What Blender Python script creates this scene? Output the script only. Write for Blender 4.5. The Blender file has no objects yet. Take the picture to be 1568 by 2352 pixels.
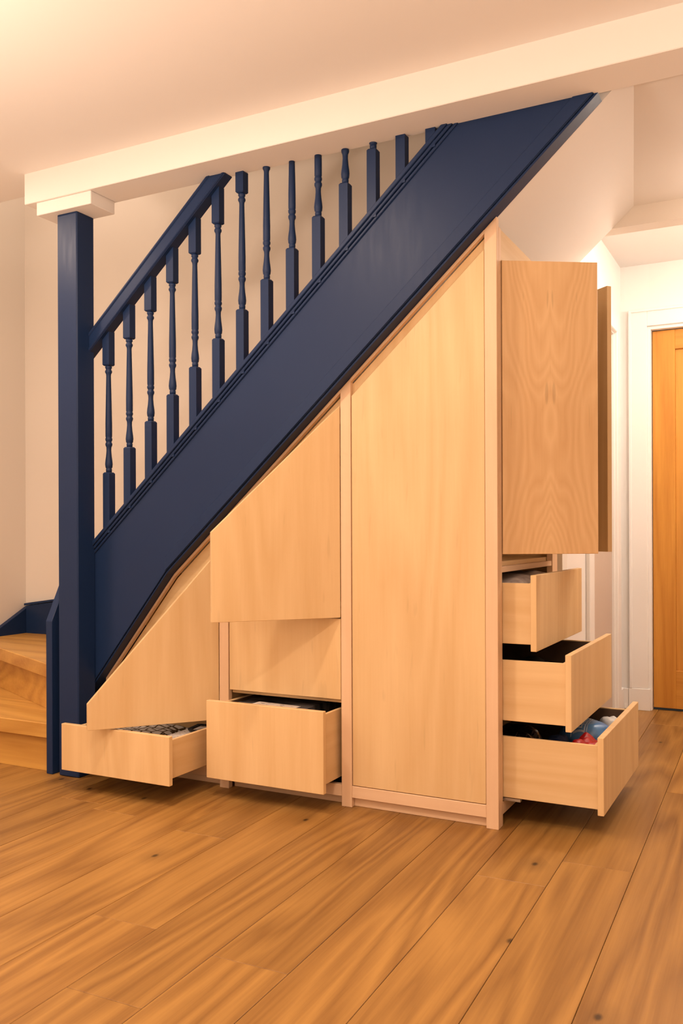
import bpy, bmesh, math, random
from mathutils import Matrix, Vector, noise

random.seed(7)
scene = bpy.context.scene
COL = scene.collection
R = math.radians

# ------------------------------------------------------------------ camera
F_PX, YAW, ROLL, CY = 2031.74, R(27.288), R(-0.2151), 1225.0
cam_data = bpy.data.cameras.new('camera')
cam = bpy.data.objects.new('camera', cam_data)
COL.objects.link(cam)
fw = Vector((-math.sin(YAW), math.cos(YAW), 0))
r0 = Vector((math.cos(YAW), math.sin(YAW), 0))
u0 = Vector((0, 0, 1))
rt = r0 * math.cos(ROLL) + u0 * math.sin(ROLL)
up = -r0 * math.sin(ROLL) + u0 * math.cos(ROLL)
m = Matrix.Identity(4)
for i in range(3):
    m[i][0], m[i][1], m[i][2] = rt[i], up[i], -fw[i]
m.translation = Vector((0.794, -2.551, 0.885))
cam.matrix_world = m
cam_data.sensor_fit = 'VERTICAL'
cam_data.sensor_height = 36.0
cam_data.sensor_width = 24.0
cam_data.lens = F_PX / 2352 * 36.0
cam_data.shift_y = (CY - 1176) / 2352
cam_data.clip_start = 0.02
scene.camera = cam

# ------------------------------------------------------------------ world, lights, exposure
world = bpy.data.worlds.new('world')
scene.world = world
world.use_nodes = True
world.node_tree.nodes['Background'].inputs[0].default_value = (1.0, 0.82, 0.66, 1)
world.node_tree.nodes['Background'].inputs[1].default_value = 0.03

vs = scene.view_settings
vs.view_transform = 'Standard'
vs.look = 'None'
vs.gamma = 1.0
vs.use_curve_mapping = False
vs.exposure = -0.34

WARM = (1.0, 0.76, 0.592)
HALL = (1.0, 0.83, 0.70)
CEIL = 2.217
# recessed ceiling lamps of the room and the hall: (x, y, watts, colour)
LAMPS = [(0.20, -1.80, 24, WARM), (-0.80, -1.10, 19, WARM), (-2.10, -0.72, 15, WARM), (0.60, 1.15, 15, HALL)]
for lx, ly, w, c in LAMPS:
    ld = bpy.data.lights.new('ceiling_lamp', 'AREA')
    ld.shape = 'DISK'
    ld.size = 0.11
    ld.energy = w
    ld.color = c
    lo = bpy.data.objects.new('ceiling_lamp', ld)
    lo.location = (lx, ly, CEIL - 0.012)
    COL.objects.link(lo)
# added unseen fill in room and over landing; lamps in and before the hall: (x, y, z, radius, watts, colour)
for lx, ly, lz, rad, w, c in [(-1.7, -2.6, 1.45, 0.2, 26, WARM), (0.3, -3.5, 1.40, 0.2, 34, WARM),
                              (-2.1, 0.36, 2.98, 0.15, 11, WARM), (0.98, 1.35, 1.90, 0.09, 19, HALL),
                              (0.66, 0.66, 1.93, 0.04, 1.9, WARM)]:
    ld = bpy.data.lights.new('fill_and_hall_lamp', 'POINT')
    ld.shadow_soft_size = rad
    ld.energy = w
    ld.color = c
    lo = bpy.data.objects.new('fill_and_hall_lamp', ld)
    lo.location = (lx, ly, lz)
    COL.objects.link(lo)
# upward fill added out of frame to brighten the ceiling: (x, y, z, watts)
for lx, ly, lz, w in [(-1.2, -1.9, 1.20, 48), (1.3, -2.0, 1.20, 48)]:
    ld = bpy.data.lights.new('ceiling_fill', 'AREA')
    ld.shape = 'DISK'
    ld.size = 0.3
    ld.energy = w
    ld.color = WARM
    lo = bpy.data.objects.new('ceiling_fill', ld)
    lo.location = (lx, ly, lz)
    lo.rotation_euler = (math.pi, 0, 0)
    COL.objects.link(lo)

# ------------------------------------------------------------------ helpers
def link(name, me, mat, parent=None, loc=(0, 0, 0), rz=0.0):
    if mat is not None and not me.materials:
        me.materials.append(mat)
    o = bpy.data.objects.new(name, me)
    COL.objects.link(o)
    o.location = loc
    o.rotation_euler = (0, 0, rz)
    if parent is not None:
        o.parent = parent
    return o

def mesh_from(bm, name, smooth=False):
    bmesh.ops.recalc_face_normals(bm, faces=bm.faces)
    me = bpy.data.meshes.new(name)
    bm.to_mesh(me)
    bm.free()
    if smooth:
        for p in me.polygons:
            p.use_smooth = True
    return me

def add_box(bm, x0, x1, y0, y1, z0, z1):
    vs_ = [bm.verts.new((x, y, z)) for x in (x0, x1) for y in (y0, y1) for z in (z0, z1)]
    for f in ((0, 1, 3, 2), (4, 6, 7, 5), (0, 4, 5, 1), (2, 3, 7, 6), (0, 2, 6, 4), (1, 5, 7, 3)):
        bm.faces.new([vs_[i] for i in f])

def bevel(bm, w, seg=1):
    if w:
        bmesh.ops.bevel(bm, geom=list(bm.edges), offset=w, segments=seg, affect='EDGES', clamp_overlap=True)

def box(name, x0, x1, y0, y1, z0, z1, mat, parent=None, bev=0.0012):
    """a bevelled box whose origin is its centre, coordinates in the parent's frame"""
    cx, cy, cz = (x0 + x1) / 2, (y0 + y1) / 2, (z0 + z1) / 2
    bm = bmesh.new()
    add_box(bm, x0 - cx, x1 - cx, y0 - cy, y1 - cy, z0 - cz, z1 - cz)
    bevel(bm, bev)
    return link(name, mesh_from(bm, name), mat, parent, (cx, cy, cz))

def prism(name, pts, vec, mat, parent=None, bev=0.0012, origin=None):
    """planar polygon pts (3D) extruded by vec; origin at the polygon's centre"""
    vec = Vector(vec)
    pts = [Vector(p) for p in pts]
    o = Vector(origin) if origin is not None else sum(pts, Vector()) / len(pts) + vec / 2
    bm = bmesh.new()
    a = [bm.verts.new(p - o) for p in pts]
    b = [bm.verts.new(p + vec - o) for p in pts]
    bm.faces.new(a)
    bm.faces.new(b[::-1])
    n = len(pts)
    for i in range(n):
        bm.faces.new((a[i], a[(i + 1) % n], b[(i + 1) % n], b[i]))
    bmesh.ops.recalc_face_normals(bm, faces=bm.faces)
    bevel(bm, bev)
    return link(name, mesh_from(bm, name), mat, parent, o)

def xz(pts, y):
    return [(x, y, z) for x, z in pts]

def tag(o, label=None, cat=None, group=None, kind=None):
    if label: o['label'] = label
    if cat: o['category'] = cat
    if group: o['group'] = group
    if kind: o['kind'] = kind
    return o

def empty(name, loc, label=None, cat=None, kind=None):
    o = bpy.data.objects.new(name, None)
    COL.objects.link(o)
    o.location = loc
    o.empty_display_size = 0.05
    return tag(o, label, cat, kind=kind)

class At:
    """builds parts of one thing in world coordinates; the thing's Empty stands at its base"""
    def __init__(self, root):
        self.root = root
        self.off = Vector(root.location)
    def box(self, name, x0, x1, y0, y1, z0, z1, mat, bev=0.0012):
        o = self.off
        return box(name, x0 - o.x, x1 - o.x, y0 - o.y, y1 - o.y, z0 - o.z, z1 - o.z, mat, self.root, bev)
    def prism(self, name, pts, vec, mat, bev=0.0012):
        return prism(name, [Vector(p) - self.off for p in pts], vec, mat, self.root, bev)

def child_box(parent, org, name, x0, x1, y0, y1, z0, z1, mat, bev=0.0012):
    """a sub-part given in world coordinates; org = the parent's world origin"""
    return box(name, x0 - org.x, x1 - org.x, y0 - org.y, y1 - org.y, z0 - org.z, z1 - org.z, mat, parent, bev)

# ------------------------------------------------------------------ materials
class N:
    def __init__(self, name):
        self.mat = bpy.data.materials.new(name)
        self.mat.use_nodes = True
        self.t = self.mat.node_tree
        self.b = self.t.nodes['Principled BSDF']
    def n(self, typ, **kw):
        nd = self.t.nodes.new(typ)
        for k, v in kw.items():
            setattr(nd, k, v)
        return nd
    def l(self, a, b):
        self.t.links.new(a, b)
    def math(self, op, a, b=None, c=None):
        nd = self.n('ShaderNodeMath', operation=op)
        for i, v in enumerate((a, b, c)):
            if v is None: continue
            if hasattr(v, 'default_value') or hasattr(v, 'links'):
                self.l(v, nd.inputs[i])
            else:
                nd.inputs[i].default_value = v
        return nd.outputs[0]
    def coords(self, scale=(1, 1, 1), mirror_x=False, rand=True, generated=False):
        tc = self.n('ShaderNodeTexCoord')
        src = tc.outputs['Object']
        if mirror_x:
            sp = self.n('ShaderNodeSeparateXYZ'); self.l(src, sp.inputs[0])
            cb = self.n('ShaderNodeCombineXYZ')
            self.l(self.math('ABSOLUTE', sp.outputs[0]), cb.inputs[0])
            self.l(sp.outputs[1], cb.inputs[1]); self.l(sp.outputs[2], cb.inputs[2])
            src = cb.outputs[0]
        mp = self.n('ShaderNodeMapping')
        mp.inputs['Scale'].default_value = scale
        self.l(src, mp.inputs[0])
        out = mp.outputs[0]
        if rand:
            oi = self.n('ShaderNodeObjectInfo')
            mu = self.math('MULTIPLY', oi.outputs['Random'], 37.0)
            ad = self.n('ShaderNodeVectorMath', operation='ADD')
            self.l(out, ad.inputs[0]); self.l(mu, ad.inputs[1])
            out = ad.outputs[0]
        return out
    def noise(self, vec, scale, detail=4.0, rough=0.55, dist=0.0):
        nd = self.n('ShaderNodeTexNoise')
        nd.inputs['Scale'].default_value = scale
        nd.inputs['Detail'].default_value = detail
        nd.inputs['Roughness'].default_value = rough
        nd.inputs['Distortion'].default_value = dist
        self.l(vec, nd.inputs['Vector'])
        return nd.outputs[0]
    def ramp(self, fac, stops):
        nd = self.n('ShaderNodeValToRGB')
        els = nd.color_ramp.elements
        while len(els) < len(stops):
            els.new(0.5)
        for e, (p, c) in zip(els, stops):
            e.position = p
            e.color = (c, c, c, 1) if isinstance(c, (int, float)) else (*c, 1)
        self.l(fac, nd.inputs[0])
        return nd.outputs[0]
    def mix(self, fac, a, b, mode='MIX'):
        nd = self.n('ShaderNodeMix', data_type='RGBA', blend_type=mode)
        for s, v in ((nd.inputs[0], fac), (nd.inputs[6], a), (nd.inputs[7], b)):
            if isinstance(v, (int, float)): s.default_value = v
            elif isinstance(v, tuple): s.default_value = (*v, 1)
            else: self.l(v, s)
        return nd.outputs[2]
    def bump(self, h, strength, dist=0.001):
        nd = self.n('ShaderNodeBump')
        nd.inputs['Strength'].default_value = strength
        nd.inputs['Distance'].default_value = dist
        self.l(h, nd.inputs['Height'])
        self.l(nd.outputs[0], self.b.inputs['Normal'])
    def set(self, color=None, rough=None, spec=None, metal=None):
        b = self.b
        if color is not None:
            if isinstance(color, tuple): b.inputs['Base Color'].default_value = (*color, 1)
            else: self.l(color, b.inputs['Base Color'])
        if rough is not None:
            if isinstance(rough, (int, float)): b.inputs['Roughness'].default_value = rough
            else: self.l(rough, b.inputs['Roughness'])
        if spec is not None: b.inputs['Specular IOR Level'].default_value = spec
        if metal is not None: b.inputs['Metallic'].default_value = metal
        return self.mat

def wood(name, light, dark, axis, rough=0.42, figure=0.35, fine=0.5, rings=16.0, mirror=False, fleck=0.0,
         tint=0.06, stretch=0.05, knots=0.0, ring_scale=2.2, ring_along=0.10, lo=0.30, hi=0.70, broad_w=0.75):
    w = N(name)
    def sc(perp, along):
        s = [perp] * 3
        s['XYZ'.index(axis)] = along
        return tuple(s)
    v1 = w.coords(sc(1, stretch), mirror)
    v2 = w.coords(sc(1, ring_along), mirror)
    fine_n = w.noise(v1, 95, 4, 0.6)
    broad = w.noise(v1, 11, 3, 0.5)
    ring_n = w.noise(v2, ring_scale, 2.5, 0.45, 0.25)
    saw = w.math('PINGPONG', w.math('MULTIPLY', ring_n, rings), 0.5)
    rg = w.math('MULTIPLY', saw, 2.0)
    fac = w.math('ADD', w.math('MULTIPLY', fine_n, fine), w.math('MULTIPLY', rg, figure))
    fac = w.math('ADD', fac, w.math('MULTIPLY', broad, broad_w))
    fac = w.math('DIVIDE', fac, fine + figure + broad_w)
    fac = w.ramp(fac, [(lo, 0.0), (hi, 1.0)])
    col = w.mix(fac, light, dark)
    if fleck:
        vf = w.coords(sc(1, 0.12), mirror)
        fl = w.ramp(w.noise(vf, 60, 1, 0.4), [(0.70, 0.0), (0.78, 1.0)])
        col = w.mix(w.math('MULTIPLY', fl, fleck), col, tuple(c * 0.45 for c in dark))
    if knots:
        vo = w.n('ShaderNodeTexVoronoi', voronoi_dimensions='2D')
        vo.inputs['Scale'].default_value = 3.4
        w.l(w.coords((1, 0.62, 1)), vo.inputs['Vector'])
        sp = w.n('ShaderNodeSeparateColor'); w.l(vo.outputs['Color'], sp.inputs[0])
        gate = w.math('GREATER_THAN', sp.outputs[0], 0.62)
        kn = w.math('MULTIPLY', w.ramp(vo.outputs['Distance'], [(0.012, 1.0), (0.034, 0.0)]), gate)
        halo = w.math('MULTIPLY', w.ramp(vo.outputs['Distance'], [(0.02, 1.0), (0.16, 0.0)]), gate)
        col = w.mix(w.math('MULTIPLY', halo, 0.45), col, tuple(c * 0.62 for c in dark))
        col = w.mix(w.math('MULTIPLY', kn, knots), col, tuple(c * 0.16 for c in dark))
    oi = w.n('ShaderNodeObjectInfo')
    tv = w.math('MULTIPLY_ADD', oi.outputs['Random'], 2 * tint, 1 - tint)
    hs = w.n('ShaderNodeHueSaturation')
    w.l(tv, hs.inputs['Value']); w.l(col, hs.inputs['Color'])
    w.set(hs.outputs[0], w.math('MULTIPLY_ADD', fine_n, 0.15, rough - 0.07), 0.4)
    w.bump(fine_n, 0.08, 0.0006)
    return w.mat

BL, BD = (0.765, 0.550, 0.298), (0.665, 0.445, 0.215)
M = {}
M['birch_z'] = wood('birch_upright', BL, BD, 'Z', figure=0.25, fine=0.35, tint=0.03, fleck=0.12)
M['birch_x'] = wood('birch_along', BL, BD, 'X', figure=0.25, fine=0.35, tint=0.03)
M['birch_y'] = wood('birch_across', BL, BD, 'Y', figure=0.3, fine=0.35, tint=0.03)
M['birch_book'] = wood('birch_bookmatched', (0.725, 0.485, 0.25), (0.60, 0.365, 0.17), 'Z', figure=0.28, fine=0.45, rings=30,
                       mirror=True, tint=0.02, fleck=0.30, ring_scale=4.2, ring_along=0.22)
M['maple_z'] = wood('maple_lipping_upright', (0.78, 0.555, 0.365), (0.71, 0.475, 0.29), 'Z', figure=0.15, fine=0.5, tint=0.02, fleck=0.1)
M['maple_x'] = wood('maple_lipping_along', (0.78, 0.555, 0.365), (0.71, 0.475, 0.29), 'X', figure=0.15, fine=0.5, tint=0.02)
M['maple_y'] = wood('maple_lipping_across', (0.78, 0.555, 0.365), (0.71, 0.475, 0.29), 'Y', figure=0.15, fine=0.5, tint=0.02)
M['floor'] = wood('oiled_oak_plank', (0.380, 0.196, 0.050), (0.215, 0.098, 0.023), 'Y', rough=0.42, figure=0.42, fine=0.62,
                  rings=9, tint=0.10, stretch=0.022, knots=0.9, ring_scale=5.0, ring_along=0.10, lo=0.33, hi=0.72, broad_w=0.40)
M['tread'] = wood('oak_tread', (0.68, 0.385, 0.095), (0.48, 0.235, 0.050), 'X', rough=0.36, figure=0.4, fine=0.4, tint=0.04)
M['oak_door'] = wood('oak_door_veneer', (0.66, 0.315, 0.055), (0.47, 0.185, 0.025), 'Z', rough=0.38, figure=0.25, fine=0.6, tint=0.03)
M['oak_door_x'] = wood('oak_door_rail', (0.66, 0.315, 0.055), (0.47, 0.185, 0.025), 'X', rough=0.38, figure=0.25, fine=0.6, tint=0.03)

w = N('dark_drawer_inside')
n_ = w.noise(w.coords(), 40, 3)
M['drawer_inside'] = w.set(w.mix(n_, (0.055, 0.028, 0.013), (0.11, 0.058, 0.028)), 0.6)  # dark brown for the drawer bases and inner side faces

def plaster(name, col, var=0.03):
    w = N(name)
    n1 = w.noise(w.coords(rand=False), 1.3, 3)
    n2 = w.noise(w.coords(rand=False), 160, 2)
    a = tuple(c * (1 - var) for c in col)
    w.set(w.mix(n1, a, col), 0.75, 0.25)
    w.bump(n2, 0.05, 0.0006)
    return w.mat
M['wall'] = plaster('painted_plaster', (0.80, 0.745, 0.675))
M['ceiling'] = plaster('ceiling_paint', (0.83, 0.80, 0.765))
w = N('white_satin_trim')
M['trim'] = w.set(w.mix(w.noise(w.coords(), 3), (0.84, 0.82, 0.79), (0.87, 0.855, 0.83)), 0.42, 0.4)
w = N('beige_door_paint')
M['beige_door'] = w.set(w.mix(w.noise(w.coords(), 3), (0.58, 0.48, 0.40), (0.61, 0.51, 0.43)), 0.5, 0.3)

w = N('navy_gloss_paint')
nv = w.noise(w.coords((1, 1, 0.15)), 60, 3)
nb = w.noise(w.coords(), 2.0, 2)
w.set(w.mix(nb, (0.0095, 0.025, 0.080), (0.013, 0.032, 0.094)), w.math('MULTIPLY_ADD', nv, 0.14, 0.34), 0.22)
w.bump(nv, 0.12, 0.0008)
M['navy'] = w.mat

w = N('dull_steel')
M['steel'] = w.set(w.mix(w.noise(w.coords(), 30), (0.42, 0.42, 0.42), (0.6, 0.6, 0.6)), 0.35, metal=1.0)
w = N('black_groove')
M['black'] = w.set(w.mix(w.noise(w.coords(), 30), (0.012, 0.009, 0.008), (0.02, 0.016, 0.014)), 0.7)
w = N('lamp_lens')
w.set((0.9, 0.85, 0.8), 0.5)
w.b.inputs['Emission Color'].default_value = (*WARM, 1)
w.b.inputs['Emission Strength'].default_value = 6.0
M['lens'] = w.mat

def cloth(name, c1, c2, scale=18, rough=0.8, spec=0.2):
    w = N(name)
    n1 = w.noise(w.coords((1, 1, 1)), scale, 4, 0.6)
    f = w.ramp(n1, [(0.38, 0.0), (0.62, 1.0)])
    w.set(w.mix(f, c1, c2), rough, spec)
    w.bump(w.noise(w.coords(), 220, 2), 0.25, 0.001)
    return w.mat
M['grey_cloth'] = cloth('grey_folded_cloth', (0.26, 0.21, 0.19), (0.44, 0.37, 0.33))
M['navy_cloth'] = cloth('navy_crumpled_cloth', (0.012, 0.02, 0.06), (0.03, 0.05, 0.13))
M['black_cloth'] = cloth('black_cloth', (0.012, 0.011, 0.012), (0.03, 0.026, 0.026))
M['red_plastic'] = cloth('red_plastic_film', (0.36, 0.006, 0.006), (0.52, 0.012, 0.010), 25, 0.4, 0.25)
M['blue_plastic'] = cloth('blue_plastic_film', (0.06, 0.18, 0.42), (0.16, 0.36, 0.66), 10, 0.32, 0.5)
M['white_plastic'] = cloth('white_plastic_film', (0.55, 0.55, 0.55), (0.75, 0.74, 0.72), 25, 0.4, 0.4)
M['white_print'] = cloth('pale_blue_print', (0.50, 0.58, 0.72), (0.62, 0.70, 0.82), 25, 0.4, 0.4)
w = N('glossy_black_plastic')
st = w.noise(w.coords((6, 1, 1), rand=False), 9, 3, 0.6, 1.5)
w.set(w.mix(w.ramp(st, [(0.50, 0.0), (0.66, 1.0)]), (0.012, 0.010, 0.010), (0.13, 0.095, 0.07)), 0.22, 0.5)
M['black_plastic'] = w.mat

# flowered cloth: pale blossoms with brown seams
w = N('flowered_cloth')
vo = w.n('ShaderNodeTexVoronoi', feature='DISTANCE_TO_EDGE')
vo.inputs['Scale'].default_value = 34
vo.inputs['Randomness'].default_value = 0.45
w.l(w.coords(rand=False), vo.inputs['Vector'])
vc = w.n('ShaderNodeTexVoronoi')
vc.inputs['Scale'].default_value = 34
vc.inputs['Randomness'].default_value = 0.45
w.l(w.coords(rand=False), vc.inputs['Vector'])
petal = w.ramp(vo.outputs['Distance'], [(0.07, 0.0), (0.12, 1.0)])
heart = w.ramp(vc.outputs['Distance'], [(0.09, 1.0), (0.14, 0.0)])
c_ = w.mix(petal, (0.055, 0.033, 0.012), (0.44, 0.40, 0.36))
c_ = w.mix(heart, c_, (0.62, 0.58, 0.52))
w.set(c_, 0.85, 0.2)
M['flowered'] = w.mat

w = N('printed_paper')
pv = w.coords((1, 3.2, 1))
pn = w.ramp(w.noise(pv, 42, 2, 0.6), [(0.60, 0.0), (0.64, 1.0)])
M['paper'] = w.set(w.mix(pn, (0.72, 0.66, 0.61), (0.05, 0.04, 0.045)), 0.5)
w = N('dark_brochure')
M['brochure'] = w.set(w.mix(w.ramp(w.noise(w.coords((1, 4, 1)), 7, 2), [(0.45, 0.0), (0.55, 1.0)]), (0.03, 0.028, 0.03), (0.16, 0.15, 0.15)), 0.3)

# ------------------------------------------------------------------ key dimensions
SL = 0.905                          # slope of the flight
UZ = 1.828                          # underside of the flight at x = 0
SX0, KX = -1.560, -1.199            # start of the outer string, its kink
BEAM = 2.105                        # underside of the ceiling beam
YW = 0.795                          # wall behind the stairs
XL, XR, YF = -2.785, 2.6, -4.0      # the room
HX1, HY = 1.15, 2.055               # hall: right side, end wall
under = lambda x: UZ + SL * x
strtop = lambda x: 0.862 + SL * (x + 1.519)

# ------------------------------------------------------------------ room shell
def struct(name, x0, x1, y0, y1, z0, z1, mat, label=None, bev=0.0):
    o = box(name, x0, x1, y0, y1, z0, z1, mat, None, bev)
    return tag(o, label, kind='structure')

floor = struct('floor', XL - 0.1, XR + 0.1, YF - 0.1, HY + 0.1, -0.10, -0.016, M['black'], 'oiled oak plank floor')
fo = Vector(floor.location)
# planks: 183 mm wide, laid towards the hall, a degree and a bit off square
PW = 0.183
ang = R(1.35)
plank_cache = {}
def plank(ci, y0, y1):
    """column ci starts at x = 0.040 + ci * PW on the line y = 0"""
    L = round(y1 - y0, 3)
    if L not in plank_cache:
        bm = bmesh.new()
        add_box(bm, -PW / 2 + 0.0006, PW / 2 - 0.0006, -L / 2 + 0.0005, L / 2 - 0.0005, -0.0075, 0.0075)
        bevel(bm, 0.0009)
        me = mesh_from(bm, 'plank')
        me.materials.append(M['floor'])
        plank_cache[L] = me
    c = Vector((0.040 + (ci + 0.5) * PW, (y0 + y1) / 2, 0))
    c = Matrix.Rotation(ang, 3, 'Z') @ c
    o = link('plank', plank_cache[L], None, floor, (c.x - fo.x, c.y - fo.y, -0.0075 - fo.z), ang)
    return o
known = {-5: -0.41, -7: -0.355, -4: -0.97, 0: -0.36, 1: -0.17, -2: -1.02, -3: 0.25}
for ci in range(-17, 15):
    joint = known.get(ci, random.uniform(-1.4, 0.6))
    ys = [joint]
    while ys[0] > YF - 0.05:
        ys.insert(0, ys[0] - random.choice((1.5, 1.7, 1.9)))
    while ys[-1] < HY + 0.05:
        ys.append(ys[-1] + random.choice((1.5, 1.7, 1.9)))
    for a, b in zip(ys, ys[1:]):
        a2, b2 = max(a, YF), min(b, HY + 0.04)
        if b2 - a2 > 0.05:
            plank(ci, a2, b2)

# ceiling of the room with its lamps, the beam along the stairwell, the stairwell itself
ceiling = struct('ceiling', XL - 0.1, XR + 0.1, YF - 0.1, -0.178, CEIL, CEIL + 0.1, M['ceiling'], 'plain painted room ceiling')
struct('ceiling', XL - 0.1, -1.745, -0.178, -0.022, CEIL, CEIL + 0.1, M['ceiling'], 'ceiling edge beside the stairwell')
for lx, ly, wv, c in LAMPS:
    bm = bmesh.new()
    segs = 24
    prof = [(0.075, 0.0), (0.075, -0.004), (0.062, -0.006), (0.060, 0.0)]
    rings = [[bm.verts.new((r * math.cos(2 * math.pi * i / segs), r * math.sin(2 * math.pi * i / segs), z)) for i in range(segs)] for r, z in prof]
    for a, b in zip(rings, rings[1:]):
        for i in range(segs):
            bm.faces.new((a[i], a[(i + 1) % segs], b[(i + 1) % segs], b[i]))
    off = Vector(ceiling.location)
    ring = link('downlight_ring', mesh_from(bm, 'downlight_ring'), M['trim'], ceiling, Vector((lx, ly, CEIL)) - off)
    bm = bmesh.new()
    bmesh.ops.create_circle(bm, cap_ends=True, radius=0.060, segments=24)
    lens = link('downlight_lens', mesh_from(bm, 'downlight_lens'), M['lens'], ring, (0, 0, -0.003))

beam = struct('trim_1', -1.745, XR + 0.1, -0.178, -0.035, BEAM, CEIL + 0.1, M['ceiling'], 'white boxed beam under the ceiling along the stairs', 0.002)
bo = Vector(beam.location)
child_box(beam, bo, 'capital', -1.692, -1.429, -0.170, -0.045, 2.058, BEAM, M['ceiling'], 0.002)

wb = struct('wall_back', XL - 0.1, 0.004, YW, YW + 0.075, 0, 3.4, M['wall'], 'painted wall behind the staircase')
struct('wall_back', 0.004, XR, YW, YW + 0.075, 2.0, 3.4, M['wall'], 'lintel over the way into the hall')
struct('wall_back', HX1, XR + 0.1, YW, YW + 0.075, 0, 2.0, M['wall'], 'wall right of the way into the hall')
struct('wall_left', XL - 0.1, XL, YF, YW, 0, 3.4, M['wall'], 'room wall on the left')
struct('wall_right', XR, XR + 0.1, YF, YW, 0, 2.4, M['wall'], 'room wall on the right')
struct('wall_front', XL - 0.1, XR + 0.1, YF - 0.1, YF, 0, CEIL, M['wall'], 'room wall opposite the stairs')
struct('wall_stairwell', XL, 0.9, -0.10, -0.022, CEIL + 0.1, 3.4, M['wall'], 'stairwell wall above the room ceiling')
struct('ceiling', XL - 0.1, 1.0, -0.1, YW, 3.4, 3.5, M['ceiling'], 'ceiling high over the stairwell')

# sloping ceiling between the beam and the hall, and the plastered soffit of the flight
zc = lambda y: 2.070 + (YW - y) * 0.1445
jx = lambda y: (zc(y) - UZ) / SL
def slab(name, quad, thick, mat, label):
    bm = bmesh.new()
    quad = [Vector(q) for q in quad]
    nrm = (quad[1] - quad[0]).cross(quad[2] - quad[0]).normalized()
    if nrm.z < 0: nrm = -nrm
    o = sum(quad, Vector()) / len(quad)
    a = [bm.verts.new(q - o) for q in quad]
    b = [bm.verts.new(q - o + nrm * thick) for q in quad]
    bm.faces.new(a); bm.faces.new(b[::-1])
    for i in range(len(quad)):
        j = (i + 1) % len(quad)
        bm.faces.new((a[i], a[j], b[j], b[i]))
    return tag(link(name, mesh_from(bm, name), mat, None, o), label, kind='structure')
slab('ceiling', [(jx(-0.04), -0.04, zc(-0.04)), (XR, -0.04, zc(-0.04)), (XR, YW, zc(YW)), (jx(YW), YW, zc(YW))], 0.05,
     M['ceiling'], 'gently sloping ceiling between beam and hall')
slab('ceiling_soffit', [(KX, 0.012, under(KX)), (jx(0.012), 0.012, zc(0.012)), (jx(YW), YW, zc(YW)), (KX, YW, under(KX))], 0.03,
     M['ceiling'], 'plastered soffit under the flight')

# ---- hall
struct('wall_hall', -0.10, 0.003, YW + 0.075, 1.296, 0, CEIL, M['trim'], 'white hall wall nearest the cupboards')
struct('wall_hall', -0.10, 0.003, 1.866, HY + 0.1, 0, CEIL, M['trim'], 'white hall wall in the far corner')
struct('wall_hall', -0.10, 0.003, 1.296, 1.866, 1.86, CEIL, M['trim'], 'white hall wall over the beige door')
struct('wall_hall_end', 0.003, 0.140, HY, HY + 0.1, 0, CEIL, M['trim'], 'white wall left of the oak door')
struct('wall_hall_end', 0.140, 0.925, HY, HY + 0.1, 1.905, CEIL, M['trim'], 'white wall over the oak door')
struct('wall_hall_end', 0.925, HX1 + 0.1, HY, HY + 0.1, 0, CEIL, M['trim'], 'white wall right of the oak door')
struct('wall_hall_right', HX1, HX1 + 0.1, YW + 0.075, HY + 0.1, 0, CEIL, M['trim'], 'white hall wall on the right')
struct('ceiling', -0.10, HX1 + 0.1, YW + 0.075, HY + 0.1, CEIL, CEIL + 0.1, M['ceiling'], 'hall ceiling')
t1 = empty('trim_2', (0.5, HY, 0), 'white door casing around the oak door', kind='structure')
T = At(t1)
T.box('casing_upright', 0.044, 0.132, HY - 0.018, HY, 0.108, 1.992, M['trim'], 0.002)
T.box('casing_bead', 0.044, 0.058, HY - 0.026, HY - 0.018, 0.108, 1.992, M['trim'], 0.002)
T.box('casing_upright', 0.933, 1.021, HY - 0.018, HY, 0.108, 1.992, M['trim'], 0.002)
T.box('casing_head', 0.132, 0.933, HY - 0.018, HY, 1.906, 1.992, M['trim'], 0.002)
T.box('casing_bead', 0.058, 1.007, HY - 0.026, HY - 0.018, 1.978, 1.992, M['trim'], 0.002)
T.box('plinth_block', 0.040, 0.142, HY - 0.024, HY, 0.0, 0.108, M['trim'], 0.002)
T.box('plinth_block', 0.929, 1.027, HY - 0.024, HY, 0.0, 0.108, M['trim'], 0.002)
T.box('jamb', 0.132, 0.148, HY - 0.004, HY + 0.09, 0.0, 1.906, M['trim'], 0.001)
T.box('jamb', 0.917, 0.933, HY - 0.004, HY + 0.09, 0.0, 1.906, M['trim'], 0.001)
T.box('jamb_head', 0.148, 0.917, HY - 0.004, HY + 0.09, 1.890, 1.906, M['trim'], 0.001)
od = empty('door_1', (0.53, HY + 0.05, 0), 'oak panelled door at the end of the hall', kind='structure')
D = At(od)
dy0, dy1 = HY + 0.030, HY + 0.070
D.box('door_stile', 0.151, 0.257, dy0, dy1, 0.012, 1.886, M['oak_door'], 0.0015)
D.box('door_stile', 0.808, 0.914, dy0, dy1, 0.012, 1.886, M['oak_door'], 0.0015)
D.box('door_rail', 0.257, 0.808, dy0, dy1, 1.790, 1.886, M['oak_door_x'], 0.0015)
D.box('door_rail', 0.257, 0.808, dy0, dy1, 0.012, 0.200, M['oak_door_x'], 0.0015)
D.box('door_mullion', 0.485, 0.580, dy0, dy1, 0.200, 1.790, M['oak_door'], 0.0015)
D.box('door_panel', 0.257, 0.485, dy0 + 0.014, dy1 - 0.008, 0.200, 1.790, M['oak_door'], 0.001)
D.box('door_panel', 0.580, 0.808, dy0 + 0.014, dy1 - 0.008, 0.200, 1.790, M['oak_door'], 0.001)
bd = empty('door_2', (0, 1.56, 0), 'beige painted door in the hall side wall', kind='structure')
D = At(bd)
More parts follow.
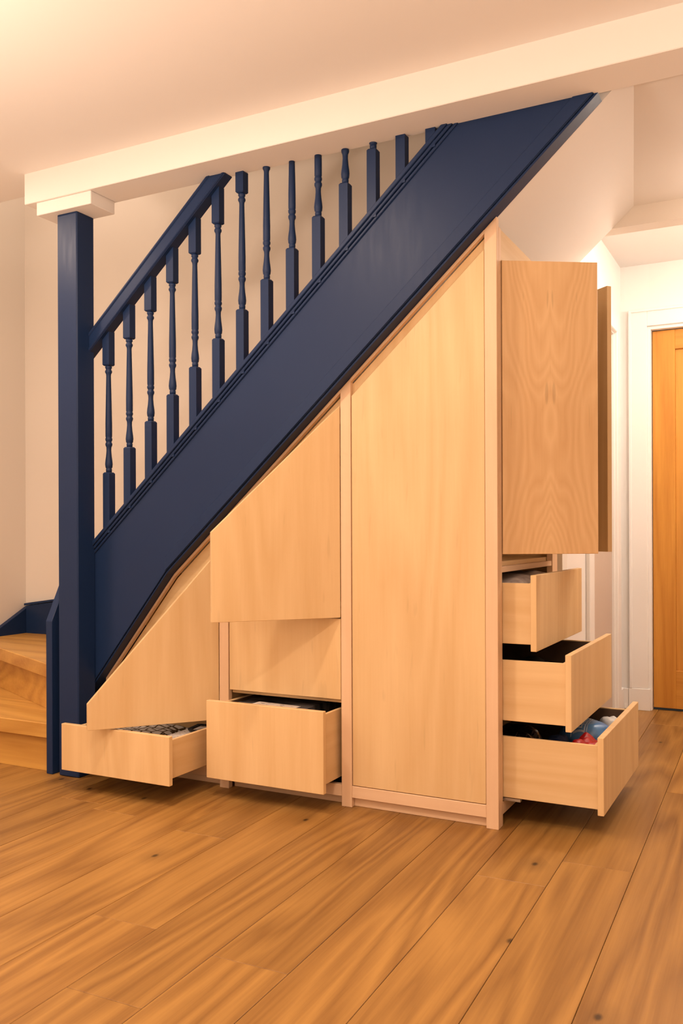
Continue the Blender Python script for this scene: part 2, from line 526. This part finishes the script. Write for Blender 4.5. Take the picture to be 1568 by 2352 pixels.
D.box('door_leaf', -0.045, -0.006, 1.312, 1.850, 0.010, 1.842, M['beige_door'], 0.0015)
D.box('jamb', -0.10, 0.006, 1.294, 1.310, 0, 1.844, M['trim'], 0.001)
D.box('jamb', -0.10, 0.006, 1.852, 1.868, 0, 1.844, M['trim'], 0.001)
D.box('jamb_head', -0.10, 0.006, 1.294, 1.868, 1.844, 1.860, M['trim'], 0.001)
D.box('casing_upright', 0.003, 0.022, 1.210, 1.302, 0, 1.925, M['trim'], 0.003)
D.box('casing_upright', 0.003, 0.022, 1.860, 1.940, 0, 1.925, M['trim'], 0.003)
D.box('casing_head', 0.003, 0.022, 1.302, 1.860, 1.852, 1.925, M['trim'], 0.003)
struct('baseboard_hall_left', 0.003, 0.018, 1.940, HY - 0.016, 0, 0.108, M['trim'], 'white skirting in the far hall corner', 0.003)
struct('baseboard_hall_near', 0.003, 0.018, YW + 0.075, 1.210, 0, 0.108, M['trim'], 'white skirting on the near hall wall', 0.003)
struct('baseboard_hall_end', 0.003, 0.040, HY - 0.016, HY, 0, 0.104, M['trim'], 'short white skirting beside the oak door casing', 0.003)

# ------------------------------------------------------------------ staircase
stair = empty('staircase', (-1.57, -0.09, 0), 'navy painted staircase with turned balusters and oak winder treads', 'staircase')
S = At(stair)
S.box('newel_post', -1.6215, -1.525, -0.140, -0.050, 0.0, 2.060, M['navy'], 0.004)
# outer string, its capping mouldings, lower band and underside board
yS, yB = -0.050, 0.0
xt = lambda off: (BEAM - off - UZ) / SL
low = under(KX) - (KX - SX0) * 1.235
s_pts = [(SX0, low + 0.010), (KX, under(KX) + 0.010), (xt(0.010), BEAM), (-0.146, BEAM), (SX0, strtop(SX0))]
S.prism('outer_string', xz(s_pts, yS), (0, yB - yS, 0), M['navy'], 0.0015)
def band(name, f, d0, d1, y0, y1, x0=SX0, top=BEAM, mat=None, bev=0.002):
    """strip that follows the line z = f(x), between offsets d0 and d1, clipped at the beam"""
    xe = lambda d: (BEAM - (f(0) + d)) / SL
    pts = [(x0, f(x0) + d0), (xe(d0), BEAM), (xe(d1), BEAM), (x0, f(x0) + d1)]
    return S.prism(name, xz(pts, y0), (0, y1 - y0, 0), mat or M['navy'], bev)
band('string_capping', strtop, -0.014, 0.004, -0.066, 0.012)
band('string_moulding', strtop, -0.027, -0.014, -0.060, -0.049)
band('string_moulding', strtop, -0.042, -0.030, -0.056, -0.049)
band('string_band', under, 0.012, 0.062, -0.0535, -0.049, x0=KX, bev=0.001)
u_pts = [(SX0, low), (KX, under(KX)), (xt(0.0), BEAM), (xt(0.009), BEAM), (KX, under(KX) + 0.009), (SX0, low + 0.009)]
S.prism('underside_board', xz(u_pts, -0.044), (0, 0.058, 0), M['navy'], 0.0008)
# handrail: moulded, cut by the beam
rail = lambda x: 1.652 + 0.900 * (x + 1.495)
def rband(name, d0, d1, y0, y1):
    xe = lambda d: (BEAM - d - 1.652) / 0.900 - 1.495
    pts = [(SX0, rail(SX0) + d0), (xe(d0), BEAM), (xe(d1), BEAM), (SX0, rail(SX0) + d1)]
    return S.prism(name, xz(pts, y0), (0, y1 - y0, 0), M['navy'], 0.003)
rband('handrail', -0.066, 0.004, -0.078, -0.030)
rband('handrail_bead', -0.064, -0.052, -0.082, -0.074)
rband('handrail_bead', -0.010, 0.004, -0.082, -0.074)
# balusters
PROFILE = [(0.000, 0.0105), (0.012, 0.0110), (0.014, 0.0095), (0.018, 0.0125), (0.030, 0.0138), (0.042, 0.0128), (0.060, 0.0104),
           (0.080, 0.0088), (0.092, 0.0092), (0.100, 0.0125), (0.106, 0.0128), (0.110, 0.0102), (0.114, 0.0102), (0.118, 0.0126),
           (0.124, 0.0128), (0.128, 0.0108), (0.132, 0.0122), (0.180, 0.0122), (0.270, 0.0104), (0.355, 0.0086), (0.362, 0.0092),
           (0.368, 0.0126), (0.373, 0.0128), (0.378, 0.0098), (0.381, 0.0098), (0.384, 0.0122), (0.388, 0.0124), (0.392, 0.0110)]
def clip_profile(prof, zmax):
    out = []
    for (z, r), nx in zip(prof, prof[1:] + [None]):
        if z <= zmax: out.append((z, r))
        if nx and z <= zmax < nx[0]:
            t = (zmax - z) / (nx[0] - z)
            out.append((zmax, r + t * (nx[1] - r)))
    return out
def square_ring(bm, h, z):
    return [bm.verts.new((sx * h, sy * h, z)) for sx, sy in ((-1, -1), (1, -1), (1, 1), (-1, 1))]
def loft(bm, rings):
    for a, b in zip(rings, rings[1:]):
        n = len(a)
        for i in range(n):
            bm.faces.new((a[i], a[(i + 1) % n], b[(i + 1) % n], b[i]))
    bm.faces.new(rings[0]); bm.faces.new(rings[-1][::-1])
H = 0.0155
for i in range(14):
    bx = -1.463 + 0.0982 * i
    by = -0.044
    zb = 1.113 + 0.900 * (bx + 1.463)
    zt = zb + 0.392
    z_base = strtop(bx) - 0.022
    z_top = min(BEAM + 0.001, rail(bx) - 0.050)
    bm = bmesh.new()
    if zb - 0.004 < BEAM:
        loft(bm, [square_ring(bm, H, 0), square_ring(bm, H, zb - 0.005 - z_base), square_ring(bm, 0.0118, zb - z_base)])
    else:
        loft(bm, [square_ring(bm, H, 0), square_ring(bm, H, BEAM + 0.001 - z_base)])
    nsq = len(bm.faces)
    if zb < BEAM - 0.01:
        prof = clip_profile(PROFILE, BEAM + 0.001 - zb)
        sg = 18
        rings = [[bm.verts.new((r * math.cos(2 * math.pi * k / sg), r * math.sin(2 * math.pi * k / sg), zb + z - z_base)) for k in range(sg)] for z, r in prof]
        loft(bm, rings)
    turned = len(bm.faces)
    if zt < BEAM - 0.005:
        loft(bm, [square_ring(bm, 0.0118, zt - z_base), square_ring(bm, H, zt + 0.004 - z_base), square_ring(bm, H, z_top - z_base)])
    bm.faces.ensure_lookup_table()
    for f in bm.faces[nsq:turned]:
        f.smooth = len(f.verts) == 4
    bo_ = Vector((bx, by, z_base)) - S.off
    link('baluster', mesh_from(bm, 'baluster'), M['navy'], stair, bo_)
# treads and risers: two winders in view, then the straight flight behind the string
l2 = lambda x: 0.066 - 0.474 * (x + 1.893)          # line of the second riser
T1, T2, T3, TT = 0.185, 0.376, 0.566, 0.056
S.prism('riser', [(-1.680, -0.116, 0), (XL + 0.028, -0.116, 0), (XL + 0.028, -0.096, 0), (-1.680, -0.096, 0)], (0, 0, T1 - TT), M['tread'], 0.001)
S.prism('tread', [(-1.680, -0.140, T1 - TT), (XL + 0.028, -0.140, T1 - TT), (XL + 0.028, l2(XL) + 0.02, T1 - TT), (-1.680, l2(-1.68) + 0.02, T1 - TT)],
        (0, 0, TT), M['tread'], 0.003)
S.prism('riser', [(-1.630, l2(-1.63), T1), (XL + 0.028, l2(XL + 0.028), T1), (XL + 0.028, l2(XL + 0.028) + 0.022, T1), (-1.630, l2(-1.63) + 0.022, T1)],
        (0, 0, T2 - TT - T1), M['tread'], 0.001)
S.prism('tread', [(-1.630, l2(-1.63) - 0.028, T2 - TT), (XL + 0.028, l2(XL + 0.028) - 0.028, T2 - TT), (XL + 0.028, YW - 0.026, T2 - TT),
                  (-2.20, YW - 0.026, T2 - TT), (-1.600, 0.02, T2 - TT)], (0, 0, TT), M['tread'], 0.003)
S.prism('riser', [(-1.600, 0.02, T2), (-2.20, YW - 0.026, T2), (-2.178, YW - 0.026, T2), (-1.578, 0.02, T2)], (0, 0, T3 - TT - T2), M['tread'], 0.001)
S.prism('tread', [(-1.625, 0.015, T3 - TT), (-2.225, YW - 0.026, T3 - TT), (-1.60, YW - 0.026, T3 - TT), (-1.58, 0.015, T3 - TT)], (0, 0, TT), M['tread'], 0.003)
for k in range(7):
    x0 = -1.60 + 0.21 * k
    zt = 0.756 + 0.19 * k
    S.box('riser', x0, x0 + 0.018, 0.004, YW - 0.002, zt - 0.19, zt - 0.034, M['tread'], 0.001)
    S.box('tread', x0 - 0.02, x0 + 0.222, 0.004, YW - 0.002, zt - 0.034, zt, M['tread'], 0.002)
# short string beside the newel, wall strings in the winder corner
S.prism('winder_string', [(-1.680, -0.144, 0), (-1.680, -0.144, 0.565), (-1.680, -0.046, 0.760), (-1.680, -0.046, 0)], (0.030, 0, 0), M['navy'], 0.002)
S.prism('wall_string', [(XL + 0.001, YW - 0.003, 0.0), (XL + 0.001, YW - 0.003, 0.515), (XL + 0.001, 0.30, 0.26), (XL + 0.001, -0.14, 0.15), (XL + 0.001, -0.14, 0)],
        (0.026, 0, 0), M['navy'], 0.002)
S.prism('wall_string', [(XL + 0.027, YW - 0.026, 0.0), (XL + 0.027, YW - 0.026, 0.517), (-1.90, YW - 0.026, 0.633), (-1.90, YW - 0.026, 0.0)],
        (0, 0.024, 0), M['navy'], 0.002)
S.prism('string_capping', [(XL + 0.018, YW - 0.032, 0.517), (XL + 0.018, YW - 0.032, 0.529), (-1.90, YW - 0.032, 0.645), (-1.90, YW - 0.032, 0.633)],
        (0, 0.030, 0), M['navy'], 0.002)

# ------------------------------------------------------------------ fitted cupboards under the stairs
def drawer(B, fx0, fx1, fy, fz0, fz1, side_in, bz0, bz1, depth, xmin=None, xmax=None):
    """drawer pulled towards -y: box = the part, its boards = sub-parts"""
    bx0, bx1 = (xmin if xmin is not None else fx0 + side_in), (xmax if xmax is not None else fx1 - side_in)
    t = 0.012
    y0, y1 = fy + 0.019, fy + 0.019 + depth
    base = B.box('drawer', bx0 + t, bx1 - t, y0 + t, y1 - t, bz0 + 0.008, bz0 + 0.014, M['drawer_inside'], 0.0005)
    org = Vector(base.location) + B.off
    child_box(base, org, 'drawer_front', fx0, fx1, fy, fy + 0.018, fz0, fz1, M['birch_z'])
    for nm, a in (('drawer_side', (bx0, bx0 + t)), ('drawer_side', (bx1 - t, bx1))):
        child_box(base, org, nm, a[0], a[1], y0, y1, bz0, bz1, M['birch_y'], 0.001)
    child_box(base, org, 'drawer_back', bx0 + t, bx1 - t, y1 - t, y1, bz0 + 0.014, bz1, M['birch_x'], 0.001)
    child_box(base, org, 'inner_front', bx0 + t, bx1 - t, y0, y0 + t, bz0 + 0.014, bz1, M['birch_x'], 0.001)
    child_box(base, org, 'inner_side', bx0 + t, bx0 + t + 0.002, y0 + t, y1 - t, bz0 + 0.014, bz1 - 0.003, M['drawer_inside'], 0)
    child_box(base, org, 'inner_side', bx1 - t - 0.002, bx1 - t, y0 + t, y1 - t, bz0 + 0.014, bz1 - 0.003, M['drawer_inside'], 0)
    return base

def drawer_x(B, fx, fy0, fy1, fz0, fz1, bz0, bz1, depth, by0, by1):
    """drawer pulled towards +x out of the end of the run"""
    t = 0.012
    x1, x0 = fx - 0.019, fx - 0.019 - depth
    base = B.box('drawer', x0 + t, x1 - t, by0 + t, by1 - t, bz0 + 0.008, bz0 + 0.014, M['drawer_inside'], 0.0005)
    org = Vector(base.location) + B.off
    child_box(base, org, 'drawer_front', fx - 0.018, fx, fy0, fy1, fz0, fz1, M['birch_z'])
    child_box(base, org, 'drawer_side', x0, x1, by0, by0 + t, bz0, bz1, M['birch_x'], 0.001)
    child_box(base, org, 'drawer_side', x0, x1, by1 - t, by1, bz0, bz1, M['birch_x'], 0.001)
    child_box(base, org, 'drawer_back', x0, x0 + t, by0 + t, by1 - t, bz0 + 0.014, bz1, M['birch_y'], 0.001)
    child_box(base, org, 'inner_front', x1 - t, x1, by0 + t, by1 - t, bz0 + 0.014, bz1, M['birch_y'], 0.001)
    child_box(base, org, 'inner_side', x0 + t, x1 - t, by1 - t - 0.002, by1 - t, bz0 + 0.014, bz1 - 0.003, M['drawer_inside'], 0)
    child_box(base, org, 'inner_side', x0 + t, x1 - t, by0 + t, by0 + t + 0.002, bz0 + 0.014, bz1 - 0.003, M['drawer_inside'], 0)
    child_box(base, org, 'drawer_runner', x0, min(x0 + depth * 0.8, 0.05 if fx > 0.25 else -0.03), by0 + 0.004, by0 + 0.020, bz0 - 0.012, bz0 - 0.002, M['steel'], 0.001)
    child_box(base, org, 'drawer_runner', x0, min(x0 + depth * 0.8, 0.05 if fx > 0.25 else -0.03), by1 - 0.020, by1 - 0.004, bz0 - 0.012, bz0 - 0.002, M['steel'], 0.001)
    return base

def leaf(B, name, pts, t, hinge, rz, mat, inward):
    """door leaf: outline pts in its own x-z plane with the hinge at x = 0, swung by rz about the hinge"""
    cx = sum(p[0] for p in pts) / len(pts); cz = sum(p[1] for p in pts) / len(pts)
    cx = (min(p[0] for p in pts) + max(p[0] for p in pts)) / 2
    bm = bmesh.new()
    a = [bm.verts.new((x - cx, 0, z - cz)) for x, z in pts]
    b = [bm.verts.new((x - cx, inward * t, z - cz)) for x, z in pts]
    bm.faces.new(a); bm.faces.new(b[::-1])
    n = len(pts)
    for i in range(n):
        bm.faces.new((a[i], a[(i + 1) % n], b[(i + 1) % n], b[i]))
    bmesh.ops.recalc_face_normals(bm, faces=bm.faces)
    bevel(bm, 0.001)
    o = link(name, mesh_from(bm, name), mat, B.root)
    d = Matrix.Rotation(rz, 3, 'Z') @ Vector((cx, 0, 0))
    o.location = Vector((hinge[0] + d.x, hinge[1] + d.y, cz)) - B.off
    o.rotation_euler = (0, 0, rz)
    return o

X_A0, X_A1 = -1.004, -0.966      # stile between low and middle unit
X_B0, X_B1 = -0.525, -0.488      # stile between middle and tall unit
X_C0 = -0.038                    # corner stile
RZ0, RZ1 = 0.031, 0.069          # bottom rail
def scribe(B, x0, x1):
    """thin strip that closes the joint to the underside of the flight"""
    return B.prism('scribe_strip', xz([(x0, under(x0) - 0.013), (x1, under(x1) - 0.013), (x1, under(x1) - 0.001), (x0, under(x0) - 0.001)], -0.001),
                   (0, 0.018, 0), M['maple_x'], 0.0006)
def stile(B, x0, x1):
    return B.prism('stile', xz([(x0, 0), (x1, 0), (x1, under(x1) - 0.001), (x0, under(x0) - 0.001)], 0.0), (0, 0.022, 0), M['maple_z'], 0.001)

# low unit next to the newel
u1 = empty('understair_cupboard', (-1.22, 0.1, 0), 'low corner cupboard next to the newel with a slanted door and shallow drawer open', 'cupboard')
B = At(u1)
stile(B, X_A0, X_A1)
low_z = lambda x: under(KX) - (KX - x) * 1.235
B.prism('scribe_strip', xz([(-1.52, low_z(-1.52) - 0.014), (KX, under(KX) - 0.014), (X_A0, under(X_A0) - 0.013),
                            (X_A0, under(X_A0) - 0.001), (KX, under(KX) - 0.001), (-1.52, low_z(-1.52) - 0.001)], -0.001),
        (0, 0.018, 0), M['maple_x'], 0.0006)
B.box('bottom_rail', -1.485, X_A0, 0.002, 0.022, RZ0, RZ1, M['maple_x'])
B.box('plinth', -1.485, X_A0, 0.034, 0.050, 0, RZ0, M['maple_x'])
B.box('side_panel', X_A0 + 0.006, X_A0 + 0.022, 0.022, 0.72, RZ1, under(X_A0) - 0.02, M['birch_y'])
B.prism('back_panel', xz([(-1.49, RZ1), (X_A0, RZ1), (X_A0, under(X_A0) - 0.02), (KX, under(KX) - 0.02), (-1.49, low_z(-1.49) - 0.02)], 0.45), (0, 0.012, 0), M['birch_x'])
B.box('shelf', -1.44, X_A0, 0.024, 0.45, 0.242, 0.258, M['birch_x'])
B.prism('top_rail', xz([(-1.50, low_z(-1.50) - 0.10), (KX, under(KX) - 0.10), (X_A0, under(X_A0) - 0.10),
                        (X_A0, under(X_A0) - 0.0165), (KX, under(KX) - 0.0175), (-1.50, low_z(-1.50) - 0.0175)], 0.020), (0, 0.012, 0), M['birch_x'], 0.0005)
leaf(B, 'door', [(-0.446, 0.236), (0.0, 0.236), (0.0, 0.826), (-0.446, 0.323)], 0.018, (-1.0055, 0.0), R(50), M['birch_z'], 1)
dA = drawer(B, -1.476, -1.009, -0.273, 0.070, 0.230, 0.01, 0.088, 0.214, 0.36, xmin=-1.455, xmax=-1.019)

# middle unit
u2 = empty('understair_cupboard', (-0.745, 0.1, 0), 'middle cupboard with a slanted door swung open above one shut and one open drawer', 'cupboard')
B = At(u2)
stile(B, X_B0, X_B1)
scribe(B, X_A1, X_B0)
B.box('bottom_rail', X_A1, X_B0, 0.002, 0.022, RZ0, RZ1, M['maple_x'])
B.box('plinth', X_A1, X_B0, 0.034, 0.050, 0, RZ0, M['maple_x'])
B.box('side_panel', X_B0 + 0.006, X_B0 + 0.022, 0.022, 0.72, RZ1, under(X_B0) - 0.02, M['birch_y'])
B.prism('back_panel', xz([(X_A1, RZ1), (X_B0, RZ1), (X_B0, under(X_B0) - 0.02), (X_A1, under(X_A1) - 0.02)], 0.60), (0, 0.012, 0), M['birch_z'])
B.box('shelf', X_A1, X_B0, 0.020, 0.60, 0.612, 0.628, M['birch_x'])
B.box('divider_board', X_A1, X_B0, 0.024, 0.60, 0.330, 0.342, M['birch_x'])
B.prism('top_rail', xz([(X_A1, under(X_A1) - 0.10), (X_B0, under(X_B0) - 0.10), (X_B0, under(X_B0) - 0.0165), (X_A1, under(X_A1) - 0.0165)], 0.020),
        (0, 0.012, 0), M['birch_x'], 0.0005)
leaf(B, 'door', [(-0.424, 0.611), (0.0, 0.611), (0.0, 1.300), (-0.424, 0.890)], 0.018, (-0.5265, 0.0), R(48), M['birch_z'], 1)
shut = B.box('drawer', X_A1 + 0.012, X_B0 - 0.012, 0.022, 0.45, 0.36, 0.368, M['drawer_inside'], 0.0005)
child_box(shut, Vector(shut.location) + B.off, 'drawer_front', X_A1 + 0.003, X_B0 - 0.003, 0.002, 0.020, 0.344, 0.607, M['birch_z'])
dB = drawer(B, -0.975, -0.528, -0.118, 0.066, 0.326, 0.01, 0.088, 0.311, 0.42, xmin=-0.955, xmax=-0.540)

# tall unit
u3 = empty('understair_cupboard', (-0.26, 0.1, 0), 'tall cupboard with one plain full-height panel cut to the slope of the stairs', 'cupboard')
B = At(u3)
scribe(B, X_B1, X_C0)
stile(B, X_C0, 0.0)
B.box('bottom_rail', X_B1, X_C0, 0.001, 0.022, RZ0, RZ1, M['maple_x'])
B.box('plinth', X_B1, X_C0, 0.0195, 0.0285, 0, RZ0, M['maple_x'])
cut = lambda x: under(x) - 0.058
B.prism('door', xz([(X_B1 + 0.0025, RZ1 + 0.002), (X_C0 - 0.0015, RZ1 + 0.002), (X_C0 - 0.0015, cut(X_C0)), (X_B1 + 0.0025, cut(X_B1))], 0.002), (0, 0.015, 0), M['birch_z'])
B.prism('back_panel', xz([(X_B1, RZ1), (X_C0, RZ1), (X_C0, under(X_C0) - 0.0165), (X_B1, under(X_B1) - 0.0165)], 0.0185), (0, 0.010, 0), M['birch_z'], 0.0005)

# end unit, opening towards the hall
u4 = empty('understair_cupboard', (-0.02, 0.36, 0), 'end cupboard facing the hall with two open upper doors and three stepped open drawers', 'cupboard')
B = At(u4)
B.box('stile', -0.022, -0.0005, 0.0255, 0.046, 0.0, under(-0.022) - 0.004, M['maple_z'], 0.001)
B.box('groove_strip', -0.022, -0.004, 0.0220, 0.0255, 0.0, under(-0.022) - 0.004, M['maple_z'], 0.0004)
B.box('stile', -0.022, -0.0005, 0.664, 0.735, 0.0, under(-0.022) - 0.004, M['maple_z'], 0.001)
B.box('bottom_rail', -0.022, -0.003, 0.046, 0.664, RZ0, RZ1, M['maple_y'])
B.box('top_rail', -0.022, -0.003, 0.046, 0.664, 1.712, under(-0.022) - 0.004, M['birch_y'])
B.box('cross_rail', -0.024, -0.004, 0.046, 0.664, 0.764, 0.782, M['maple_y'])
B.box('shelf', -0.48, -0.024, 0.046, 0.72, 0.780, 0.796, M['birch_y'])
B.box('shelf', -0.46, -0.06, 0.046, 0.72, 1.28, 1.296, M['birch_y'])
B.prism('side_panel', xz([(-0.48, 0.0), (-0.024, 0.0), (-0.024, under(-0.024) - 0.02), (-0.48, under(-0.48) - 0.02)], 0.0295), (0, 0.014, 0), M['birch_z'], 0.0005)
B.prism('side_panel', xz([(-0.48, 0.0), (-0.024, 0.0), (-0.024, under(-0.024) - 0.02), (-0.48, under(-0.48) - 0.02)], 0.720), (0, 0.014, 0), M['birch_z'], 0.0005)
B.box('back_panel', -0.484, -0.470, 0.044, 0.720, 0.0, under(-0.48) - 0.02, M['birch_z'])
dw = 0.296
leaf(B, 'door', [(0, 0.820), (dw, 0.820), (dw, 1.707), (0, 1.707)], 0.018, (0.003, 0.044), R(90 - 58), M['birch_book'], 1)
leaf(B, 'door', [(0, 0.820), (dw, 0.820), (dw, 1.707), (0, 1.707)], 0.018, (0.001, 0.662), R(-90 + 51), M['birch_z'], 1)
d3 = drawer_x(B, 0.298, 0.042, 0.658, 0.071, 0.295, 0.085, 0.269, 0.44, 0.054, 0.645)
d2 = drawer_x(B, 0.207, 0.042, 0.661, 0.302, 0.527, 0.317, 0.500, 0.44, 0.054, 0.645)
d1 = drawer_x(B, 0.105, 0.042, 0.659, 0.531, 0.758, 0.550, 0.733, 0.44, 0.054, 0.645)

for u in (u1, u2, u3, u4):
    u['group'] = 'fitted cupboards under the stairs'

# ------------------------------------------------------------------ things in the drawers
def lump(name, x0, x1, y0, y1, z0, h, mat, label, cat, seed, amp=0.02, freq=14, nx=26, ny=26, rz=0.0, edge=0.35, round_=True):
    """crumpled soft thing: a closed sheet with folds lying on the plane z0, h high"""
    cx, cy = (x0 + x1) / 2, (y0 + y1) / 2
    bm = bmesh.new()
    top, bot = [], []
    for i in range(nx + 1):
        ra, rb = [], []
        for j in range(ny + 1):
            u, v = i / nx * 2 - 1, j / ny * 2 - 1
            if round_:
                k = math.sqrt(max(0.0, 1 - 0.5 * v * v)), math.sqrt(max(0.0, 1 - 0.5 * u * u))
                uu, vv = u * k[0], v * k[1]
                r = min(1.0, math.hypot(uu, vv))
            else:
                uu, vv = u, v
                r = max(abs(u), abs(v))
            x, y = uu * (x1 - x0) / 2, vv * (y1 - y0) / 2
            dome = max(0.0, 1 - r ** (2 / edge)) ** 0.5
            nn = noise.fractal(Vector((x * freq + seed, y * freq, seed * 1.7)), 1.0, 2.0, 3)
            rd = abs(noise.noise(Vector((x * freq * 0.8 + seed * 3, y * freq * 0.8 + 5, seed))))
            z = h * dome * 0.85 + (nn * amp + rd * amp * 1.4) * min(1.0, dome * 1.5)
            ra.append(bm.verts.new((x, y, max(z, 0.003))))
            rb.append(bm.verts.new((x, y, 0.0)))
        top.append(ra); bot.append(rb)
    for i in range(nx):
        for j in range(ny):
            bm.faces.new((top[i][j], top[i + 1][j], top[i + 1][j + 1], top[i][j + 1]))
            bm.faces.new((bot[i][j], bot[i][j + 1], bot[i + 1][j + 1], bot[i + 1][j]))
    for i in range(nx):
        bm.faces.new((top[i][0], bot[i][0], bot[i + 1][0], top[i + 1][0]))
        bm.faces.new((top[i][ny], top[i + 1][ny], bot[i + 1][ny], bot[i][ny]))
    for j in range(ny):
        bm.faces.new((top[0][j], top[0][j + 1], bot[0][j + 1], bot[0][j]))
        bm.faces.new((top[nx][j], bot[nx][j], bot[nx][j + 1], top[nx][j + 1]))
    o = link(name, mesh_from(bm, name, True), mat, None, (cx, cy, z0), rz)
    return tag(o, label, cat)

# shallow drawer by the newel
zA = 0.103
lump('cloth_bag', -1.440, -1.150, -0.235, 0.085, zA, 0.104, M['flowered'], 'flower-patterned cloth bag in the shallow drawer by the newel', 'bag', 3.1, 0.010, 9, round_=False, edge=0.25)
def sheet(name, cx, cy, z, wx, wy, t, rz, mat, label, cat, tilt=0.0):
    bm = bmesh.new()
    add_box(bm, -wx / 2, wx / 2, -wy / 2, wy / 2, 0, t)
    bevel(bm, min(0.0008, t / 4))
    o = link(name, mesh_from(bm, name), mat, None, (cx, cy, z), rz)
    o.rotation_euler = (tilt, 0, rz)
    return tag(o, label, cat)
mag = sheet('magazine_stack', -1.087, -0.080, zA, 0.105, 0.295, 0.088, 0.0, M['paper'], 'stack of printed magazines beside the flowered bag', 'magazines')
bm = bmesh.new()
pts = [(-1.085, 0.045, 0.199), (-1.10, 0.015, 0.206), (-1.11, -0.03, 0.198), (-1.075, -0.06, 0.201), (-1.05, -0.045, 0.197)]
rings = []
for i, p in enumerate(pts):
    rings.append([bm.verts.new((p[0] + 1.09 + 0.006 * c, p[1] + 0.01 + 0.003 * c, p[2] - 0.19 + 0.003 * s_)) for c, s_ in ((-1, -1), (1, -1), (1, 1), (-1, 1))])
loft(bm, rings)
tag(link('strap', mesh_from(bm, 'strap'), M['black_cloth'], None, (-1.09, -0.01, 0.19)), 'thin black strap lying over the magazines', 'strap')

# deep drawer of the middle unit
zB = 0.103
sheet('brochure_stack', -0.865, 0.075, zB, 0.15, 0.29, 0.196, 0.0, M['brochure'], 'stack of dark glossy brochures at the left of the deep drawer', 'brochures')
sheet('box_file', -0.715, 0.085, zB, 0.13, 0.28, 0.203, 0.0, M['brochure'], 'dark box file in the middle of the deep drawer', 'box file')
lump('carrier_bag', -0.645, -0.558, -0.060, 0.24, zB, 0.185, M['black_plastic'], 'crumpled black plastic bag at the right of the deep drawer', 'bag', 8.3, 0.012, 18)
sheet('envelope', -0.765, -0.035, 0.3085, 0.17, 0.085, 0.0016, R(-4), M['paper'], 'white paper envelope on top of the dark files', 'envelope')

# end unit: top, middle and bottom drawer
z1, z2, z3 = 0.565, 0.332, 0.100
lump('folded_blanket', -0.30, 0.060, 0.070, 0.60, z1, 0.212, M['grey_cloth'], 'grey-brown folded blanket in the top drawer of the end cupboard', 'blanket', 4.4, 0.010, 10, round_=False, edge=0.2)
lump('jumper', -0.21, 0.160, 0.080, 0.36, z2, 0.130, M['navy_cloth'], 'dark navy crumpled jumper in the middle drawer of the end cupboard', 'clothing', 5.2, 0.016, 12)
lump('black_bundle', -0.21, 0.150, 0.385, 0.615, z2, 0.110, M['black_cloth'], 'black cloth bundle at the back of the middle drawer of the end cupboard', 'clothing', 6.1, 0.014, 11)
lump('black_bag', -0.135, 0.080, 0.070, 0.40, z3, 0.172, M['black_plastic'], 'glossy black plastic bag with creases in the bottom drawer', 'bag', 1.7, 0.014, 12)
lump('navy_bundle', 0.084, 0.150, 0.11, 0.37, z3, 0.165, M['navy_cloth'], 'dark navy bundle between the black and the red bag in the bottom drawer', 'clothing', 9.7, 0.010, 14)
lump('red_bag', 0.153, 0.263, 0.080, 0.370, z3, 0.158, M['red_plastic'], 'bright red crumpled plastic bag at the front of the bottom drawer', 'bag', 2.9, 0.018, 24)
blue = lump('blue_bag', 0.060, 0.263, 0.374, 0.560, z3, 0.172, M['blue_plastic'], 'light blue plastic bag with a white key pattern in the bottom drawer', 'bag', 7.7, 0.008, 14)
lump('white_bag', 0.165, 0.263, 0.563, 0.630, z3, 0.165, M['white_plastic'], 'small white plastic bag behind the blue one in the bottom drawer', 'bag', 12.2, 0.010, 20)
# the printed key pattern follows the bag's surface
from mathutils.bvhtree import BVHTree
bvh = BVHTree.FromPolygons([v.co for v in blue.data.vertices], [tuple(p.vertices) for p in blue.data.polygons])
def ribbon(bm, pts, wd):
    for (ax, ay), (bx_, by_) in zip(pts, pts[1:]):
        n = max(2, int(math.hypot(bx_ - ax, by_ - ay) / 0.004))
        d = Vector((bx_ - ax, by_ - ay)).normalized()
        px, py = -d.y * wd / 2, d.x * wd / 2
        prev = None
        for k in range(n + 1):
            t = (k / n) * (1 + wd / 2 / max(1e-6, math.hypot(bx_ - ax, by_ - ay)))
            x, y = ax + (bx_ - ax) * t, ay + (by_ - ay) * t
            row = []
            for sg in (-1, 1):
                hit = bvh.ray_cast(Vector((x + sg * px, y + sg * py, 0.5)), Vector((0, 0, -1)))
                row.append(bm.verts.new(((hit[0] if hit[0] else Vector((x + sg * px, y + sg * py, 0.0))) + Vector((0, 0, 0.0012)))))
            if prev:
                bm.faces.new((prev[0], row[0], row[1], prev[1]))
            prev = row
bm = bmesh.new()
kx, kw, kp = -0.030, 0.036, 0.026
for off in (-0.007, kw + 0.007):
    ribbon(bm, [(kx + off, -0.075), (kx + off, 0.075)], 0.003)
y = -0.072
path = []
for k in range(5):
    ribbon(bm, [(kx, y), (kx, y + kp * 0.78), (kx + kw * 0.72, y + kp * 0.78), (kx + kw * 0.72, y + kp * 0.30), (kx + kw * 0.36, y + kp * 0.30), (kx + kw * 0.36, y + kp * 0.52)], 0.0036)
    ribbon(bm, [(kx, y), (kx + kw, y), (kx + kw, y + kp)], 0.0036)
    y += kp
link('key_pattern', mesh_from(bm, 'key_pattern'), M['white_print'], blue)
